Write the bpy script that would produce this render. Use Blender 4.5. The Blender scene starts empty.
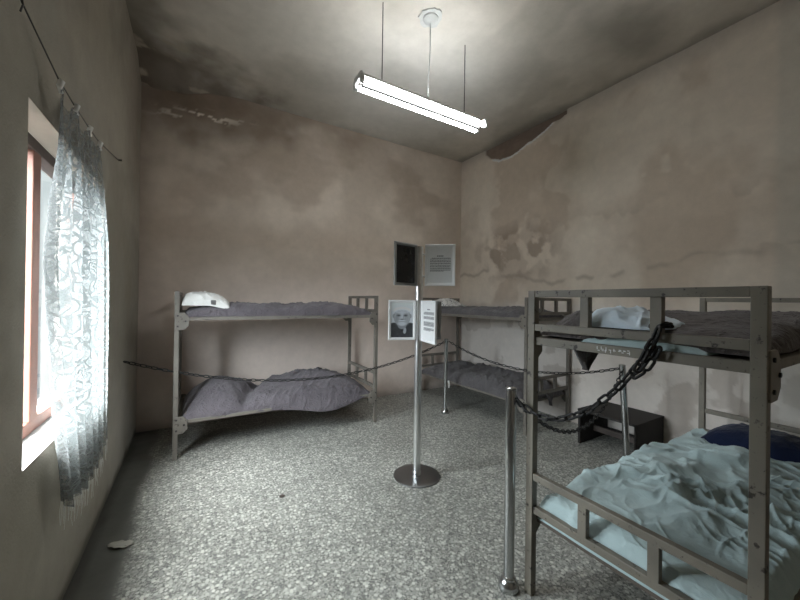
import bpy, math, random
import numpy as np
from mathutils import Matrix, Vector
random.seed(7)
S = bpy.context.scene
COL = S.collection
PI = math.pi

# ------------------------------------------------------------------ noise
def _hash(ix, iy, seed):
    h = (ix.astype(np.int64) * 374761393 + iy.astype(np.int64) * 668265263 + seed * 1442695041) & 0xFFFFFFFF
    h = ((h ^ (h >> 13)) * 1274126177) & 0xFFFFFFFF
    h = (h ^ (h >> 16)) & 0xFFFFFFFF
    return h / 4294967295.0
def vnoise(x, y, seed=0):
    x = np.asarray(x, float); y = np.asarray(y, float)
    ix = np.floor(x); iy = np.floor(y)
    fx = x - ix; fy = y - iy
    fx = fx * fx * fx * (fx * (fx * 6 - 15) + 10); fy = fy * fy * fy * (fy * (fy * 6 - 15) + 10)
    a = _hash(ix, iy, seed); b = _hash(ix + 1, iy, seed); c = _hash(ix, iy + 1, seed); d = _hash(ix + 1, iy + 1, seed)
    return (a * (1 - fx) + b * fx) * (1 - fy) + (c * (1 - fx) + d * fx) * fy
def fbm(x, y, seed=0, octv=4, gain=.5):
    s = 0; a = 1; t = 0
    for k in range(octv):
        s = s + a * vnoise(x * 2 ** k + 17.3 * k, y * 2 ** k - 9.1 * k, seed + k); t += a; a *= gain
    return s / t
def ridge(x, y, seed=0, octv=2):
    s = 0; a = 1; t = 0
    for k in range(octv):
        s = s + a * (1 - np.abs(2 * vnoise(x * 2 ** k + 5.2 * k, y * 2 ** k + 3.3 * k, seed + k) - 1)); t += a; a *= .5
    return s / t
def sstep(a, b, x):
    t = np.clip((np.asarray(x, float) - a) / (b - a), 0, 1)
    return t * t * (3 - 2 * t)

# ------------------------------------------------------------------ materials
def new_mat(name):
    m = bpy.data.materials.new(name); m.use_nodes = True
    nt = m.node_tree; b = nt.nodes['Principled BSDF']
    return m, nt, b
def N(nt, t, **kw):
    n = nt.nodes.new(t)
    for k, v in kw.items():
        if k in n.inputs: n.inputs[k].default_value = v
        else: setattr(n, k, v)
    return n
def mix(nt, fac, a, b, bt='MIX'):
    n = nt.nodes.new('ShaderNodeMix'); n.data_type = 'RGBA'; n.blend_type = bt
    for i, v in ((0, fac), (6, a), (7, b)):
        if isinstance(v, bpy.types.NodeSocket): nt.links.new(v, n.inputs[i])
        elif i == 0: n.inputs[0].default_value = v
        else: n.inputs[i].default_value = (*v, 1)
    return n.outputs[2]
def ramp(nt, src, stops):
    r = nt.nodes.new('ShaderNodeValToRGB'); e = r.color_ramp.elements
    while len(e) < len(stops): e.new(.5)
    for el, (p, c) in zip(e, stops):
        el.position = p; el.color = (c, c, c, 1) if isinstance(c, (int, float)) else (*c, 1)
    nt.links.new(src, r.inputs[0]); return r.outputs[0]
def coords(nt): return nt.nodes.new('ShaderNodeTexCoord').outputs['Object']
def noise(nt, co, scale, detail=4, rough=.55):
    n = N(nt, 'ShaderNodeTexNoise'); n.inputs['Scale'].default_value = scale
    n.inputs['Detail'].default_value = detail; n.inputs['Roughness'].default_value = rough
    nt.links.new(co, n.inputs['Vector']); return n.outputs[0]
def bump(nt, b, h, strength, dist=.01):
    n = nt.nodes.new('ShaderNodeBump'); n.inputs['Strength'].default_value = strength; n.inputs['Distance'].default_value = dist
    nt.links.new(h, n.inputs['Height']); nt.links.new(n.outputs[0], b.inputs['Normal'])

def plaster(name, bstr=.22, scale=60):
    m, nt, b = new_mat(name); co = coords(nt)
    at = N(nt, 'ShaderNodeAttribute', attribute_name='Col')
    f = ramp(nt, noise(nt, co, 9, 6, .65), [(.3, .94), (.7, 1.05)])
    c = mix(nt, 1, at.outputs[0], f, 'MULTIPLY')
    nt.links.new(c, b.inputs['Base Color']); b.inputs['Roughness'].default_value = .88
    b.inputs['Specular IOR Level'].default_value = .25
    bump(nt, b, noise(nt, co, scale, 5, .6), bstr, .006)
    return m
M = {}
M['plaster'] = plaster('wall plaster')
M['rough_plaster'] = plaster('rough wall plaster', .7, 75)

def paint(name, base, dark, rust, chip=.62, rough=.5):
    m, nt, b = new_mat(name); co = coords(nt)
    n1 = noise(nt, co, 22, 5, .6); n2 = noise(nt, co, 70, 4, .7); n3 = noise(nt, co, 6, 2, .5)
    c = mix(nt, ramp(nt, n3, [(.3, 0), (.7, 1)]), base, dark)
    c = mix(nt, ramp(nt, n1, [(chip, 0), (chip + .05, 1)]), c, rust)
    c = mix(nt, ramp(nt, n2, [(.64, 0), (.70, .75)]), c, rust)
    nt.links.new(c, b.inputs['Base Color']); b.inputs['Roughness'].default_value = rough
    bump(nt, b, n1, .12, .004); return m
M['bed_near'] = paint('chipped khaki paint', (.235, .214, .172), (.165, .15, .122), (.035, .028, .023), .62)
M['bed_far'] = paint('dull grey-brown paint', (.20, .185, .16), (.15, .135, .115), (.05, .04, .033), .63)
M['board'] = paint('bed board', (.12, .10, .085), (.09, .075, .06), (.05, .04, .03))

def fabric(name, c1, c2, weave=420, rough=.95, ns=5, bstr=.5):
    m, nt, b = new_mat(name); co = coords(nt)
    c = mix(nt, ramp(nt, noise(nt, co, ns, 5, .6), [(.3, 0), (.7, 1)]), c1, c2)
    nt.links.new(c, b.inputs['Base Color']); b.inputs['Roughness'].default_value = rough
    b.inputs['Specular IOR Level'].default_value = .15
    b.inputs['Sheen Weight'].default_value = .15; b.inputs['Sheen Roughness'].default_value = .5
    nz = nt.nodes.new('ShaderNodeTexNoise'); nz.inputs['Scale'].default_value = 13; nz.inputs['Detail'].default_value = 6; nz.inputs['Distortion'].default_value = 1.4
    nt.links.new(co, nz.inputs['Vector']); rr = ramp(nt, nz.outputs[0], [(.30, 1), (.48, 0), (.52, 0), (.72, 1)])
    bump(nt, b, rr, bstr, .022); return m
M['quilt_violet'] = fabric('violet grey quilt', (.108, .097, .108), (.148, .134, .147))
M['quilt_grey'] = fabric('dark grey quilt', (.085, .08, .083), (.125, .12, .123))
M['quilt_dark'] = fabric('brown grey quilt', (.085, .075, .072), (.125, .113, .109))
M['sheet_mint'] = fabric('pale mint sheet', (.42, .54, .55), (.47, .59, .595), bstr=.15)
M['sheet_blue'] = fabric('pale blue cloth', (.60, .72, .82), (.68, .78, .85), bstr=.15)
M['navy'] = fabric('navy cloth', (.007, .012, .034), (.010, .017, .05), bstr=.2)
M['white_cloth'] = fabric('white cotton', (.70, .71, .68), (.80, .80, .77), bstr=.2)
M['grey_patch'] = fabric('grey cloth patch', (.10, .10, .10), (.16, .16, .16))
def printed(name):
    m, nt, b = new_mat(name); co = coords(nt)
    v = N(nt, 'ShaderNodeTexVoronoi', Scale=28.0); nt.links.new(co, v.inputs['Vector'])
    c = mix(nt, ramp(nt, v.outputs['Distance'], [(.28, 1), (.4, 0)]), (.62, .62, .60), (.16, .16, .17))
    nt.links.new(c, b.inputs['Base Color']); b.inputs['Roughness'].default_value = .9; return m
M['printed'] = printed('white cloth with grey print')

def metal(name, col, rough, streak=True):
    m, nt, b = new_mat(name); co = coords(nt)
    b.inputs['Metallic'].default_value = 1; b.inputs['Base Color'].default_value = (*col, 1)
    nt.links.new(ramp(nt, noise(nt, co, 14, 4), [(.3, rough * .93), (.7, rough * 1.07)]), b.inputs['Roughness']); return m
M['steel'] = metal('polished steel', (.78, .79, .79), .30)
M['steel_post'] = metal('steel post', (.52, .53, .53), .22)
M['steel_plate'] = metal('worn steel plate', (.34, .35, .36), .30)
def simple(name, col, rough=.6, metallic=0, var=.15, ns=18):
    m, nt, b = new_mat(name); co = coords(nt)
    c = mix(nt, noise(nt, co, ns, 4), tuple(x * (1 - var) for x in col), tuple(x * (1 + var) for x in col))
    nt.links.new(c, b.inputs['Base Color']); b.inputs['Roughness'].default_value = rough
    b.inputs['Metallic'].default_value = metallic; return m
M['iron'] = simple('black iron', (.012, .0115, .0115), .5, .15)
M['wire'] = simple('dark wire', (.03, .027, .024), .6)
M['frame_white'] = simple('white aluminium frame', (.84, .85, .85), .35, 0, .04)
M['frame_grey'] = simple('grey aluminium frame', (.33, .335, .33), .4, .2, .08)
M['frame_back'] = simple('grey backing board', (.24, .225, .21), .7)
M['black_panel'] = simple('dark glossy panel', (.018, .018, .019), .18)
M['paper'] = simple('printed paper', (.80, .81, .81), .6, 0, .03)
M['ink'] = simple('grey printed text', (.23, .23, .24), .7)
M['enamel'] = simple('white enamel', (.82, .84, .85), .35, 0, .04)
M['white_plastic'] = simple('white plastic', (.72, .73, .72), .45, 0, .05)
M['old_plastic'] = simple('aged plastic', (.50, .51, .49), .6, 0, .2)
M['redwood'] = simple('red-brown painted wood', (.20, .088, .060), .55, 0, .25, 12)
M['darkwood'] = simple('dark frame wood', (.085, .06, .05), .6, 0, .2)
M['glass_reflection'] = simple('mauve grey glass reflection', (.13, .12, .15), .55, 0, .15)
M['bench'] = simple('black stained wood', (.022, .019, .017), .75, 0, .3, 9)
M['bench_rail'] = simple('worn brown wood', (.075, .06, .052), .55, 0, .3, 9)
M['leaf'] = simple('dry leaf', (.42, .42, .37), .8, 0, .15, 30)

def emit(name, col, st):
    m, nt, b = new_mat(name)
    b.inputs['Base Color'].default_value = (.9, .9, .9, 1)
    b.inputs['Emission Color'].default_value = (*col, 1); b.inputs['Emission Strength'].default_value = st
    return m
M['tube'] = emit('fluorescent tube', (.95, .98, 1.0), 27)

def terrazzo():
    m, nt, b = new_mat('terrazzo'); co = coords(nt)
    at = N(nt, 'ShaderNodeAttribute', attribute_name='Col')
    sp = nt.nodes.new('ShaderNodeSeparateColor'); nt.links.new(at.outputs[0], sp.inputs[0])
    v = N(nt, 'ShaderNodeTexVoronoi', Scale=46.0); nt.links.new(co, v.inputs['Vector'])
    v2 = N(nt, 'ShaderNodeTexVoronoi', Scale=110.0); nt.links.new(co, v2.inputs['Vector'])
    s1 = nt.nodes.new('ShaderNodeSeparateColor'); nt.links.new(v.outputs['Color'], s1.inputs[0])
    s2 = nt.nodes.new('ShaderNodeSeparateColor'); nt.links.new(v2.outputs['Color'], s2.inputs[0])
    chip = mix(nt, s1.outputs[0], (.15, .16, .15), (.86, .87, .79))
    chip2 = mix(nt, s2.outputs[0], (.09, .095, .09), (.58, .585, .525))
    base = mix(nt, ramp(nt, v.outputs['Distance'], [(.42, 0), (.55, 1)]), chip, chip2)
    big = ramp(nt, noise(nt, co, 1.6, 5, .6), [(.3, .84), (.7, 1.1)])
    base = mix(nt, 1, base, big, 'MULTIPLY')
    cem = mix(nt, noise(nt, co, 7, 6, .65), (.10, .105, .095), (.20, .205, .185))
    c = mix(nt, sp.outputs[0], cem, base)
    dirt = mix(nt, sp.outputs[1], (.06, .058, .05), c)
    nt.links.new(dirt, b.inputs['Base Color'])
    nt.links.new(ramp(nt, noise(nt, co, 3, 4), [(.3, .30), (.7, .5)]), b.inputs['Roughness'])
    b.inputs['Specular IOR Level'].default_value = .45
    bump(nt, b, noise(nt, co, 30, 3), .06, .004); return m
M['floor'] = terrazzo()

def glass():
    m, nt, b = new_mat('window glass'); nt.nodes.remove(b)
    out = nt.nodes['Material Output']
    t = N(nt, 'ShaderNodeBsdfTransparent'); t.inputs[0].default_value = (.93, .95, .96, 1)
    g = N(nt, 'ShaderNodeBsdfGlossy'); g.inputs['Roughness'].default_value = .03
    fr = N(nt, 'ShaderNodeFresnel'); fr.inputs['IOR'].default_value = 1.45
    mx = nt.nodes.new('ShaderNodeMixShader')
    ge = nt.nodes.new('ShaderNodeNewGeometry'); ma = nt.nodes.new('ShaderNodeMath'); ma.operation = 'MULTIPLY'
    sb = nt.nodes.new('ShaderNodeMath'); sb.operation = 'SUBTRACT'; sb.inputs[0].default_value = 1.0
    nt.links.new(ge.outputs['Backfacing'], sb.inputs[1]); nt.links.new(fr.outputs[0], ma.inputs[0]); nt.links.new(sb.outputs[0], ma.inputs[1])   # reflect at the entry face only
    nt.links.new(ma.outputs[0], mx.inputs[0]); nt.links.new(t.outputs[0], mx.inputs[1]); nt.links.new(g.outputs[0], mx.inputs[2])
    nt.links.new(mx.outputs[0], out.inputs[0]); return m
M['glass'] = glass()

def lace():
    m, nt, b = new_mat('white lace'); nt.nodes.remove(b); out = nt.nodes['Material Output']
    uv = nt.nodes.new('ShaderNodeUVMap').outputs[0]
    def math_(op, a, b_=None):
        n = nt.nodes.new('ShaderNodeMath'); n.operation = op
        for i, v in enumerate((a, b_)):
            if v is None: continue
            if isinstance(v, bpy.types.NodeSocket): nt.links.new(v, n.inputs[i])
            else: n.inputs[i].default_value = v
        return n.outputs[0]
    dn = N(nt, 'ShaderNodeTexNoise', Scale=6.0); nt.links.new(uv, dn.inputs['Vector'])
    wu = nt.nodes.new('ShaderNodeVectorMath'); wu.operation = 'MULTIPLY_ADD'
    nt.links.new(dn.outputs['Color'], wu.inputs[0]); wu.inputs[1].default_value = (.09, .09, 0); nt.links.new(uv, wu.inputs[2])
    def vor(scale, feat='F1', src=None):
        v = N(nt, 'ShaderNodeTexVoronoi', Scale=scale, feature=feat); nt.links.new(src or wu.outputs[0], v.inputs['Vector']); return v.outputs['Distance']
    rings = math_('SINE', math_('MULTIPLY', vor(7.5), 26.0))
    lines = ramp(nt, rings, [(.55, 0), (.85, 1)])
    veins = ramp(nt, vor(13, 'DISTANCE_TO_EDGE'), [(.02, 1), (.06, 0)])
    net = ramp(nt, vor(95, 'DISTANCE_TO_EDGE', uv), [(.05, 1), (.22, 0)])
    a = math_('MAXIMUM', lines, veins)
    al = math_('MINIMUM', math_('ADD', math_('MULTIPLY', a, .42), math_('ADD', math_('MULTIPLY', net, .26), .32)), 1.0)
    tr = N(nt, 'ShaderNodeBsdfTransparent'); df = N(nt, 'ShaderNodeBsdfDiffuse'); tl = N(nt, 'ShaderNodeBsdfTranslucent')
    df.inputs[0].default_value = (.34, .355, .35, 1); tl.inputs[0].default_value = (.085, .095, .093, 1)
    cl = nt.nodes.new('ShaderNodeMixShader'); cl.inputs[0].default_value = .5
    nt.links.new(df.outputs[0], cl.inputs[1]); nt.links.new(tl.outputs[0], cl.inputs[2])
    mx = nt.nodes.new('ShaderNodeMixShader'); nt.links.new(al, mx.inputs[0])
    nt.links.new(tr.outputs[0], mx.inputs[1]); nt.links.new(cl.outputs[0], mx.inputs[2])
    nt.links.new(mx.outputs[0], out.inputs[0]); return m
M['lace'] = lace()
def attr_mat(name, rough=.4):
    m, nt, b = new_mat(name)
    at = N(nt, 'ShaderNodeAttribute', attribute_name='Col'); nt.links.new(at.outputs[0], b.inputs['Base Color'])
    b.inputs['Roughness'].default_value = rough; return m
M['photo'] = attr_mat('printed photograph')

# ------------------------------------------------------------------ builders
class MB:
    def __init__(self): self.v = []; self.f = []; self.m = []; self.T = None
    def add(self, vs, fs, mi=0):
        o = len(self.v)
        if self.T is not None: vs = [tuple(self.T @ Vector(q)) for q in vs]
        self.v += [tuple(map(float, q)) for q in vs]; self.f += [tuple(o + i for i in f) for f in fs]; self.m += [mi] * len(fs); return self
    def box(self, a, b, mi=0):
        (x0, y0, z0), (x1, y1, z1) = a, b
        vs = [(x0, y0, z0), (x1, y0, z0), (x1, y1, z0), (x0, y1, z0), (x0, y0, z1), (x1, y0, z1), (x1, y1, z1), (x0, y1, z1)]
        return self.add(vs, [(0, 3, 2, 1), (4, 5, 6, 7), (0, 1, 5, 4), (1, 2, 6, 5), (2, 3, 7, 6), (3, 0, 4, 7)], mi)
    def cbox(self, c, s, mi=0):
        return self.box([c[i] - s[i] / 2 for i in range(3)], [c[i] + s[i] / 2 for i in range(3)], mi)
    def path(self, pts, r, n=10, closed=False, mi=0):
        P = [Vector(p) for p in pts]; k = len(P); vs = []; fs = []
        up = None
        for i, p in enumerate(P):
            t = (P[(i + 1) % k] - P[i - 1]) if closed else (P[min(i + 1, k - 1)] - P[max(i - 1, 0)])
            t.normalize()
            if up is None:
                up = Vector((0, 0, 1)) if abs(t.z) < .9 else Vector((1, 0, 0))
            a = t.cross(up).normalized(); up = a.cross(t).normalized()
            rr = r[i] if isinstance(r, (list, tuple)) else r
            for j in range(n):
                th = 2 * PI * j / n; vs.append(p + rr * (math.cos(th) * a + math.sin(th) * up))
        for i in range(k if closed else k - 1):
            for j in range(n):
                fs.append((i * n + j, i * n + (j + 1) % n, ((i + 1) % k) * n + (j + 1) % n, ((i + 1) % k) * n + j))
        if not closed: fs += [tuple(reversed(range(n))), tuple((k - 1) * n + j for j in range(n))]
        return self.add(vs, fs, mi)
    def lathe(self, prof, c=(0, 0, 0), n=32, mi=0):
        vs = []; fs = []; k = len(prof)
        for (r, z) in prof:
            for j in range(n):
                th = 2 * PI * j / n; vs.append((c[0] + r * math.cos(th), c[1] + r * math.sin(th), c[2] + z))
        for i in range(k - 1):
            for j in range(n): fs.append((i * n + j, i * n + (j + 1) % n, (i + 1) * n + (j + 1) % n, (i + 1) * n + j))
        fs += [tuple(reversed(range(n))), tuple((k - 1) * n + j for j in range(n))]
        return self.add(vs, fs, mi)
    def prism(self, poly, axis, lo, hi, mi=0):
        n = len(poly); vs = []
        for t in (lo, hi):
            for (a, b) in poly: vs.append({'x': (t, a, b), 'y': (a, t, b), 'z': (a, b, t)}[axis])
        fs = [tuple(range(n)), tuple(reversed(range(n, 2 * n)))] + [(i, n + i, n + (i + 1) % n, (i + 1) % n) for i in range(n)]
        return self.add(vs, fs, mi)

def link(o, parent=None):
    COL.objects.link(o)
    if parent: o.parent = parent
    return o
def mobj(name, mb, mats, parent=None, smooth=False, bevel=0, recenter=None, fixn=True):
    """one mesh object; recenter=None: a top-level mesh gets its origin at its base"""
    vs = np.array(mb.v, float)
    loc = Vector((0, 0, 0))
    if parent is None and recenter is not False:
        mn = vs.min(0); mx = vs.max(0); loc = Vector(((mn[0] + mx[0]) / 2, (mn[1] + mx[1]) / 2, mn[2])); vs = vs - np.array(loc)
    me = bpy.data.meshes.new(name); me.from_pydata([tuple(v) for v in vs], [], mb.f)
    if not isinstance(mats, (list, tuple)): mats = [mats]
    for m in mats: me.materials.append(m)
    if len(mats) > 1: me.polygons.foreach_set('material_index', mb.m)
    if fixn:
        import bmesh
        bm = bmesh.new(); bm.from_mesh(me); bmesh.ops.recalc_face_normals(bm, faces=bm.faces); bm.to_mesh(me); bm.free()
    if smooth:
        me.polygons.foreach_set('use_smooth', [True] * len(me.polygons))
        if smooth == 'auto': me.set_sharp_from_angle(angle=math.radians(40))
    me.update()
    o = bpy.data.objects.new(name, me); link(o, parent); o.location = loc
    if bevel:
        b = o.modifiers.new('bevel', 'BEVEL'); b.width = bevel; b.segments = 2; b.limit_method = 'ANGLE'
    return o
def tag(o, label, cat, group=None):
    o['label'] = label; o['category'] = cat
    if group: o['group'] = group
    return o
def thing(name, label, cat, loc=(0, 0, 0), rz=0, group=None):
    o = bpy.data.objects.new(name, None); o.empty_display_size = .1; link(o); o.location = loc; o.rotation_euler = (0, 0, rz)
    return tag(o, label, cat, group)
def struct(o): o['kind'] = 'structure'; return o

ALB = np.array((1.45, 1.41, 1.36))      # overall reflectance of the limewash
def grid(name, P, cols, mat, parent=None, skip=None, smooth=True, uv=None):
    """P: (n,m,3) array of points, cols (n,m,3)"""
    n, m = P.shape[:2]; V = P.reshape(-1, 3)
    fs = [(i * m + j, (i + 1) * m + j, (i + 1) * m + j + 1, i * m + j + 1) for i in range(n - 1) for j in range(m - 1) if not (skip is not None and skip[i, j])]
    me = bpy.data.meshes.new(name); me.from_pydata([tuple(v) for v in V], [], fs); me.materials.append(mat)
    if smooth: me.polygons.foreach_set('use_smooth', [True] * len(me.polygons))
    if cols is not None:
        a = me.attributes.new('Col', 'FLOAT_COLOR', 'POINT')
        c = np.ones((n * m, 4)); c[:, :3] = np.clip(cols.reshape(-1, 3) * (ALB if mat in (M['plaster'], M['rough_plaster']) else 1), 0, .82); a.data.foreach_set('color', c.ravel())
    if uv is not None:
        u = me.uv_layers.new(name='UVMap'); U = uv.reshape(-1, 2)
        li = np.zeros(len(me.loops), int); me.loops.foreach_get('vertex_index', li)
        u.data.foreach_set('uv', U[li].ravel())
    me.update(); o = bpy.data.objects.new(name, me); return link(o, parent)

# ------------------------------------------------------------------ room
XL, XR, YB, YF, HC = -.577, 4.395, 5.07, -.95, 4.30
def lerp(a, b, t): return np.asarray(a)[None, None, :] * (1 - t[..., None]) + np.asarray(b)[None, None, :] * t[..., None]
def over(c, col, f): return c * (1 - f[..., None]) + np.asarray(col)[None, None, :] * f[..., None]

# sagging plaster in the back left ceiling corner
def sag(x, y):
    r = np.sqrt((x - XL) ** 2 * .55 + ((YB - y) * 1.9) ** 2)
    return .17 * (1 - sstep(.05, .85, r)) * (.75 + .5 * vnoise(x * 7, y * 7, 91))

# floor
O_ = .10      # every shell surface runs past its neighbours so that no light leaks in
xs = np.linspace(XL - O_, XR + O_, 150); ys = np.linspace(YF - O_, YB + O_, 180)
Xg, Yg = np.meshgrid(xs, ys, indexing='ij')
edge = -.34 + .07 * (fbm(Yg * 2.5, Xg * 2, 3) - .5) * 2
ter = sstep(-.05, .05, Xg - edge)
ter = ter * (1 - .55 * sstep(.62, .75, fbm(Xg * 1.1 + 4, Yg * 1.1, 12)))
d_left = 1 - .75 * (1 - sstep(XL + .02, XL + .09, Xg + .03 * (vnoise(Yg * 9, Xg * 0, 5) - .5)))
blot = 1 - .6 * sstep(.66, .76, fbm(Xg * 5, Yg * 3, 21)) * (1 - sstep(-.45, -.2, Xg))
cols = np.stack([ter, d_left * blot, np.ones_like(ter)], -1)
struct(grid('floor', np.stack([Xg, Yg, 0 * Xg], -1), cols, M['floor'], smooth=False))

# ceiling
xs = np.linspace(XL - O_, XR + O_, 200); ys = np.linspace(YF - O_, YB + O_, 240)
Xg, Yg = np.meshgrid(xs, ys, indexing='ij')
zc = HC - sag(Xg, Yg) + .006 * (fbm(Xg * 3, Yg * 3, 4) - .5)
c = lerp((.34, .325, .292), (.43, .415, .38), sstep(.35, .65, fbm(Xg * .9, Yg * .9, 40)))
c = over(c, (.25, .24, .21), .5 * sstep(.50, .68, fbm(Xg * 1.4 + 3, Yg * 1.1, 44)))
d = np.hypot((Xg - 3.75) / .55, (Yg - 1.75) / .30)
c = over(c, (.19, .18, .16), .7 * (1 - sstep(.2, 1.5, d + .8 * (fbm(Xg * 4, Yg * 4, 47) - .5))))
dl = Xg - XL; db = YB - Yg
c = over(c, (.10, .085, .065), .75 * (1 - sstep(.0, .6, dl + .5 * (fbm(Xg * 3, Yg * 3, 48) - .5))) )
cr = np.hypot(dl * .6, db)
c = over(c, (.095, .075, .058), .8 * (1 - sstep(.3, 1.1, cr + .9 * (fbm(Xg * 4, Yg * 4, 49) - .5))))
c = over(c, (.30, .26, .21), .8 * sstep(.60, .66, fbm(Xg * 3 + Yg * 2, (Yg - .4 * Xg) * 7, 51)) * (1 - sstep(.5, 1.0, cr)))
c = over(c, (.17, .16, .145), .6 * (1 - sstep(0, .22, XR - Xg + .2 * (fbm(Xg * 3, Yg * 3, 52) - .5))))
c = over(c, (.50, .51, .51), .5 * (1 - sstep(.5, 1.8, np.hypot(Xg - 2.6, Yg - 3.9))))  # paler patch beyond the lamp: light on the ceiling put into its colour
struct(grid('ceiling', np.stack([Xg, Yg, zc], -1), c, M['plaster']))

# back wall
xs = np.linspace(XL - O_, XR + O_, 220); zs = np.linspace(-.02, HC + O_, 200)
Xg, Zg = np.meshgrid(xs, zs, indexing='ij')
c = lerp((.375, .332, .288), (.455, .41, .362), sstep(.32, .68, fbm(Xg * 1.3, Zg * 1.3, 60)))
c = over(c, (.26, .215, .175), .55 * sstep(.52, .7, fbm(Xg * .9 + 7, Zg * 1.6, 63)) * sstep(2.0, 3.0, Zg))
c = over(c, (.54, .48, .45), .75 * (1 - sstep(1.2, 2.3, Zg + .5 * (fbm(Xg * 2, Zg * 2, 65) - .5))))  # paler lower wall: window light painted into the colour
band = sstep(2.25, 2.4, Zg) * (1 - sstep(2.5, 2.75, Zg + .3 * (fbm(Xg * 2, Zg * 2, 66) - .5)))
c = over(c, (.33, .275, .225), .35 * band)
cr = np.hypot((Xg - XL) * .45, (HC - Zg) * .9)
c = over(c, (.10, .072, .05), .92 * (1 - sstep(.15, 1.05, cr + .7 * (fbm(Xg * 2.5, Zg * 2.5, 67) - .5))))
st = (1 - sstep(.0, .55, HC - Zg + .5 * (fbm(Xg * 2.2, Zg * 2, 68) - .5))) * (1 - sstep(1.5, 3.2, Xg))
c = over(c, (.17, .13, .10), .65 * st)
c = over(c, (.20, .165, .14), .5 * (1 - sstep(0, .35, Xg - XL + .2 * (fbm(Xg * 3, Zg * 3, 69) - .5))))  # left end darkened: shade beside the window wall put into the colour
fl_ = sstep(.60, .64, fbm(Xg * 9, Zg * 22, 71)) * np.exp(-((Xg - .05) / .4) ** 2 - ((Zg - 3.93 - .12 * (Xg - .05)) / .06) ** 2)
c = over(c, (.55, .50, .44), np.clip(1.3 * fl_, 0, 1))
c = over(c, (.20, .18, .165), .55 * (1 - sstep(0, .12, Zg + .12 * (fbm(Xg * 5, Zg * 5, 70) - .5))))
P = np.stack([Xg, YB + .012 * (fbm(Xg * 2, Zg * 2, 6) - .5), Zg], -1)
struct(grid('wall_back', P, c, M['plaster']))

# right wall: cavity of fallen plaster under the ceiling
ys = np.linspace(YF - O_, YB + O_, 330); zs = np.linspace(-.02, HC + O_, 260)
Yg, Zg = np.meshgrid(ys, zs, indexing='ij')
c = lerp((.43, .38, .327), (.525, .485, .435), sstep(.38, .58, fbm(Yg * 1.3, Zg * 1.1, 80, 5)))
c = over(c, (.56, .53, .48), .5 * sstep(.53, .56, fbm(Yg * 1.1 + 31, Zg * .9, 81, 5)))
c = over(c, (.33, .285, .24), .3 * sstep(.50, .68, fbm(Yg * 1.0 + 2, Zg * 1.3, 82)) * sstep(1.6, 2.6, Zg))
low = 1 - sstep(1.35, 1.75, Zg + .45 * (fbm(Yg * 2.2, Zg * 2.2, 84) - .5))
c = over(c, (.52, .505, .49), .9 * low)
c = over(c, (.375, .35, .325), .75 * low * sstep(.56, .60, fbm(Yg * 3.2, Zg * 3.2, 86, 5)))
blob = np.exp(-((Yg - 3.75) / .62) ** 2 - ((Zg - 2.42) / .36) ** 2)
c = over(c, (.22, .175, .14), np.clip(1.5 * blob * sstep(.36, .6, fbm(Yg * 5, Zg * 5, 87, 5)), 0, .75))
crack = np.abs(Zg - (2.02 + .10 * np.sin(Yg * 1.7) + .16 * (fbm(Yg * 3, Yg * 0, 88) - .5)))
c = over(c, (.27, .235, .20), .6 * (1 - sstep(.0, .05, crack)) * sstep(.4, .55, vnoise(Yg * 5, Zg * 4, 89)) * (1 - low))
st2 = sstep(.55, .6, fbm(Yg * 2.1 + 9, Zg * 1.7, 90)) * sstep(1.9, 2.2, Zg) * (1 - sstep(2.6, 3.0, Zg))
c = over(c, (.34, .30, .26), .5 * st2)
c = over(c, (.36, .37, .345), .4 * (1 - sstep(.84, .92, Yg)))
c = over(c, (.28, .265, .245), .5 * (1 - sstep(0, .25, HC - Zg + .15 * (fbm(Yg * 3, Zg * 3, 92) - .5))))
t_ = np.clip((Yg - 2.9) / (4.45 - 2.9), 0, 1)
lowedge = HC - (.06 + .235 * np.sin(PI * np.clip(t_, 0, 1) ** 1.7) ** .85 + .05 * (fbm(Yg * 7, Yg * 0 + 3, 93) - .5)) * ((Yg > 2.9) & (Yg < 4.45))
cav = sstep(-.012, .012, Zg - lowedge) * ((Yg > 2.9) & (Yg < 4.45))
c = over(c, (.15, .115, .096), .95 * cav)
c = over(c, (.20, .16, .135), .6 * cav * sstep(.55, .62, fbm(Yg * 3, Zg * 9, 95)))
lip = (1 - sstep(.014, .032, np.abs(Zg - lowedge + .016))) * sstep(3.05, 3.15, Yg) * (1 - sstep(4.2, 4.33, Yg))
c = over(c, (.80, .77, .74), np.clip(lip, 0, 1))
P = np.stack([XR + .012 * (fbm(Yg * 2, Zg * 2, 7) - .5) + .035 * cav, Yg, Zg], -1)
struct(grid('wall_right', P, c, M['plaster']))

# front wall, behind the camera
xs = np.linspace(XL - O_, XR + O_, 60); zs = np.linspace(-.02, HC + O_, 60)
Xg, Zg = np.meshgrid(xs, zs, indexing='ij')
c = lerp((.32, .29, .25), (.40, .36, .32), sstep(.32, .68, fbm(Xg * 1.3, Zg * 1.3, 100)))
struct(grid('wall_front', np.stack([Xg, YF + 0 * Xg, Zg], -1), c, M['plaster']))

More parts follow.
